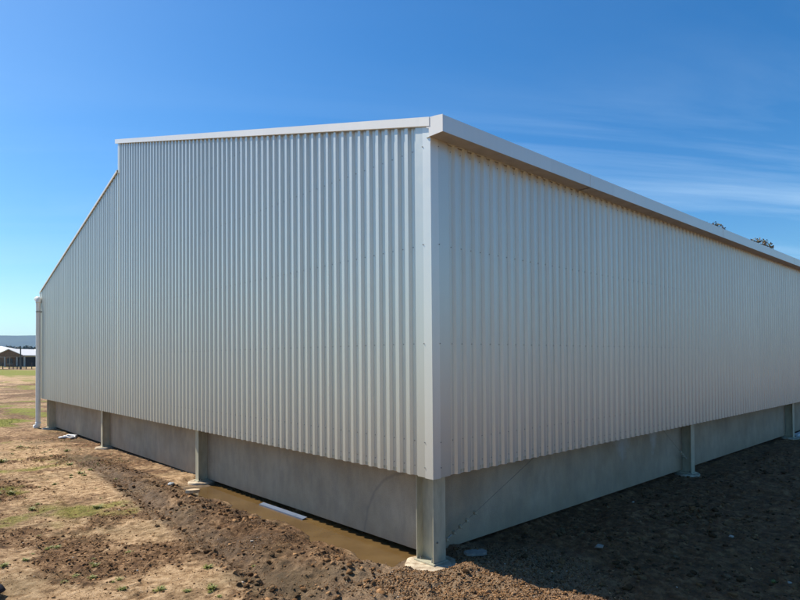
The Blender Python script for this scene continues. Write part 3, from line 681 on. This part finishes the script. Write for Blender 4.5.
# trees
def leafmat(name,c1,c2,c3):
    m,nt,b=mat(name); v=coords(nt); oi=N(nt,'NewGeometry'); L(nt,ramp(nt,oi.outputs['Random Per Island'],[(0,c1),(.55,c2),(1,c3)]),b.inputs['Base Color']); b.inputs['Roughness'].default_value=.6; return m
M_gum=leafmat('gum_foliage',(.05,.065,.02),(.09,.085,.035),(.20,.10,.045)); M_dark=leafmat('dark_foliage',(.02,.035,.012),(.045,.06,.02),(.08,.09,.03))
M_bark=simple('bark',(.28,.23,.18),.9,0,.3,3,.3)
def tree(x,y,z0,h,rad,m,label,seed,nl=2600,leaf=.22,group=None):
    r=random.Random(seed); t=thing('gum_tree' if m is M_gum else 'distant_tree',label,'tree',(x,y,z0),group)
    tr=MB(); pts=[Vector((x,y,z0-.3))]; 
    for i in range(1,7): pts.append(Vector((x+r.gauss(0,.03*h*.3),y+r.gauss(0,.03*h*.3),z0+h*.62*i/6)))
    tr.tube(pts,[h*.028*(1-.11*i) for i in range(7)],8)
    cl=[]
    for k in range(11):
        a=r.random()*6.28; s=pts[r.randint(3,6)]; q=rad*r.uniform(.3,.95); e=Vector((x+q*math.cos(a),y+q*math.sin(a),z0+h*r.uniform(.6,.93)))
        tr.tube([s,(s+e)/2+Vector((0,0,.03*h)),e],[h*.010,h*.007,h*.003],6); cl.append((e,rad*r.uniform(.28,.46)))
    cl.append((Vector((x,y,z0+h*.93)),rad*.38)); cl.append((Vector((x+rad*.25,y,z0+h*.88)),rad*.36))
    tr.build('trunk',M_bark,t)
    cr=MB()
    for _ in range(nl):
        c,q=r.choice(cl); d=Vector((r.gauss(0,1),r.gauss(0,1),r.gauss(0,.72))).normalized()*q*r.uniform(.35,1.06)**.6
        p=c+d; a=Vector((r.gauss(0,1),r.gauss(0,1),r.gauss(0,1))).normalized(); b_=a.cross(Vector((r.gauss(0,1),r.gauss(0,1),r.gauss(0,1)))).normalized()
        l=leaf*r.uniform(.6,1.4); cr.add([p-a*l,p+b_*l*.45,p+a*l,p-b_*l*.45],[(0,1,2,3)])
    cr.build('crown',m,t); return t
def tp(u_,f_): p=gp(lat_u(u_,f_),f_,0); return p[0],p[1]
x,y=tp(703,82); tree(x,y,.3,21.6,3.6,M_gum,'tall gum tree whose brownish crown tip just clears the long gutter, the left one',5,11000,.20)
x,y=tp(734,80); tree(x,y,.3,18.5,3.8,M_gum,'tall gum tree whose brownish crown tip just clears the long gutter, the right one',9,11000,.20)
for i,(u_,h) in enumerate(((9.5,8.5),(13,6.5),(17,8.6),(20,7.6),(28.5,8.8),(31.5,7.4),(36,6.8),(41,8),(-6,9),(47,7))):
    x,y=tp(u_,330+9*i%30); tree(x,y,1.3,h+1.2,3.2,M_dark,'small dark distant tree behind the farmhouse roofs',40+i,500,.6,'dark trees beyond the farmhouse')
# hills
def hill(name,dist,h0,seed,mt,a0=-75,a1=100):
    n=220; rows=14; V=[];F=[]
    for i in range(n):
        a=math.radians(a0+(a1-a0)*i/(n-1)); 
        hv=h0*(1+.22*float(fbm(np.array([i*.045]),np.array([seed*1.]),3,seed)[0])+.04*float(fbm(np.array([i*.4]),np.array([seed*2.]),2,seed+4)[0]))
        for j in range(rows):
            t_=j/(rows-1); d=dist-380+380*t_; zz=1+hv*(t_**.8)*(1 if True else 0)+6*float(fbm(np.array([i*.3]),np.array([j*.5]),3,seed+9)[0])*t_*(1-t_)*4
            dirv=FW*math.cos(a)+RT*math.sin(a); p=CAM+dirv*d; V.append((p.x,p.y,zz))
    for i in range(n-1):
        for j in range(rows-1): F.append((i*rows+j,(i+1)*rows+j,(i+1)*rows+j+1,i*rows+j+1))
    o=MB().add(V,F).build(name,mt,smooth=True); tag(o,'low forested hills fading to blue on the horizon','hills',kind='structure')
M_hill=simple('forest_hill',(.035,.05,.02),.95,0,.3,.02,0)
hill('hills',2500,84,3,M_hill)

# haze in the air
m=bpy.data.materials.new('haze'); m.use_nodes=True; nt=m.node_tree; nt.nodes.clear(); o_=nt.nodes.new('ShaderNodeOutputMaterial'); pv=nt.nodes.new('ShaderNodeVolumePrincipled')
pv.inputs['Color'].default_value=(.30,.56,1,1); pv.inputs['Density'].default_value=.00016; pv.inputs['Anisotropy'].default_value=.2
nt.links.new(pv.outputs[0],o_.inputs['Volume'])
hz=MB().box((-3050,-3050,-1.6),(3050,3050,118)).build('haze',m); tag(hz,'thin pale blue air haze','haze',kind='stuff')

# ------------------------------------------------------------------ light, sky
SUN_EL=math.radians(49); az=math.atan2(-.36,.933)
wd=bpy.data.worlds.new('World'); sc.world=wd; wd.use_nodes=True; nt=wd.node_tree; nt.nodes.clear()
wo=nt.nodes.new('ShaderNodeOutputWorld'); bg=nt.nodes.new('ShaderNodeBackground'); sky=nt.nodes.new('ShaderNodeTexSky')
sky.sky_type='NISHITA'; sky.sun_disc=False; sky.sun_elevation=SUN_EL; sky.sun_rotation=az; sky.air_density=1.0; sky.dust_density=.6; sky.ozone_density=2.5
bg.inputs['Strength'].default_value=.094
# thin cirrus, fixed to world directions
tc=N(nt,'TexCoord'); sp=N(nt,'SeparateXYZ'); L(nt,tc.outputs['Generated'],sp.inputs[0])
den=math_(nt,'ADD',math_(nt,'MAXIMUM',sp.outputs[2],0),.10)
cmb=N(nt,'CombineXYZ'); L(nt,math_(nt,'DIVIDE',sp.outputs[0],den),cmb.inputs[0]); L(nt,math_(nt,'DIVIDE',sp.outputs[1],den),cmb.inputs[1])
mp=N(nt,'Mapping',vector_type='TEXTURE'); mp.inputs['Rotation'].default_value=(0,0,math.radians(-36)); mp.inputs['Scale'].default_value=(3.2,.75,1); L(nt,cmb.outputs[0],mp.inputs[0])
c1=noise(nt,mp.outputs[0],.9,8,.62,.6); c2=noise(nt,cmb.outputs[0],.33,3,.5)
cl=math_(nt,'MULTIPLY',ramp(nt,c1,[(.44,(0,0,0)),(.74,(1,1,1))]),ramp(nt,c2,[(.22,(0,0,0)),(.48,(1,1,1))]))
low=N(nt,'MapRange'); L(nt,sp.outputs[2],low.inputs[0]); low.inputs[1].default_value=.24; low.inputs[2].default_value=.46; low.inputs[3].default_value=1; low.inputs[4].default_value=.12
cl=math_(nt,'MULTIPLY',cl,math_(nt,'MULTIPLY',low.outputs[0],.70))
skyh=N(nt,'HueSaturation'); skyh.inputs['Saturation'].default_value=1.38; L(nt,sky.outputs[0],skyh.inputs['Color'])
azm=N(nt,'MapRange'); L(nt,math_(nt,'SUBTRACT',math_(nt,'MULTIPLY',sp.outputs[0],.735),math_(nt,'MULTIPLY',sp.outputs[1],.678)),azm.inputs[0]); azm.inputs[1].default_value=-.25; azm.inputs[2].default_value=.35; azm.inputs[3].default_value=.22; azm.inputs[4].default_value=1
cl=math_(nt,'MULTIPLY',cl,azm.outputs[0])
class _S: pass
skyc=_S(); skyc.outputs=[mix(nt,1.0,skyh.outputs[0],(.84,1.03,1.10),'MULTIPLY')]
L(nt,mix(nt,cl,skyc.outputs[0],(5.2,6.9,8.6)),bg.inputs['Color']); L(nt,bg.outputs[0],wo.inputs[0])
sl=bpy.data.lights.new('sun','SUN'); sl.energy=5.0; sl.angle=math.radians(.5); sl.color=(1,.92,.79)
so=bpy.data.objects.new('sun',sl); COL.objects.link(so)
sd=Vector((-.36*math.cos(SUN_EL),.933*math.cos(SUN_EL),math.sin(SUN_EL)))
so.rotation_euler=sd.to_track_quat('Z','Y').to_euler()

# ------------------------------------------------------------------ camera
yaw,pit,rol,fpx,cyy=.826,.0168,-.0074,579.96,348.52
f_=Vector((math.cos(pit)*math.cos(yaw),math.cos(pit)*math.sin(yaw),math.sin(pit))); rt=Vector((math.sin(yaw),-math.cos(yaw),0)); up=rt.cross(f_)
r2=math.cos(rol)*rt+math.sin(rol)*up; u2=-math.sin(rol)*rt+math.cos(rol)*up
cd=bpy.data.cameras.new('camera'); co_=bpy.data.objects.new('camera',cd); COL.objects.link(co_)
mw=Matrix(((r2.x,u2.x,-f_.x,cx),(r2.y,u2.y,-f_.y,cy),(r2.z,u2.z,-f_.z,cz),(0,0,0,1))); co_.matrix_world=mw
cd.sensor_width=36; cd.lens=fpx/800*36; cd.shift_y=(cyy-300)/800; cd.clip_start=.1; cd.clip_end=12000
sc.camera=co_
vs=sc.view_settings; vs.view_transform='Standard'; vs.look='None'; vs.gamma=1; vs.exposure=.52; vs.use_curve_mapping=False
sc.cycles.volume_bounces=1; sc.cycles.max_bounces=8
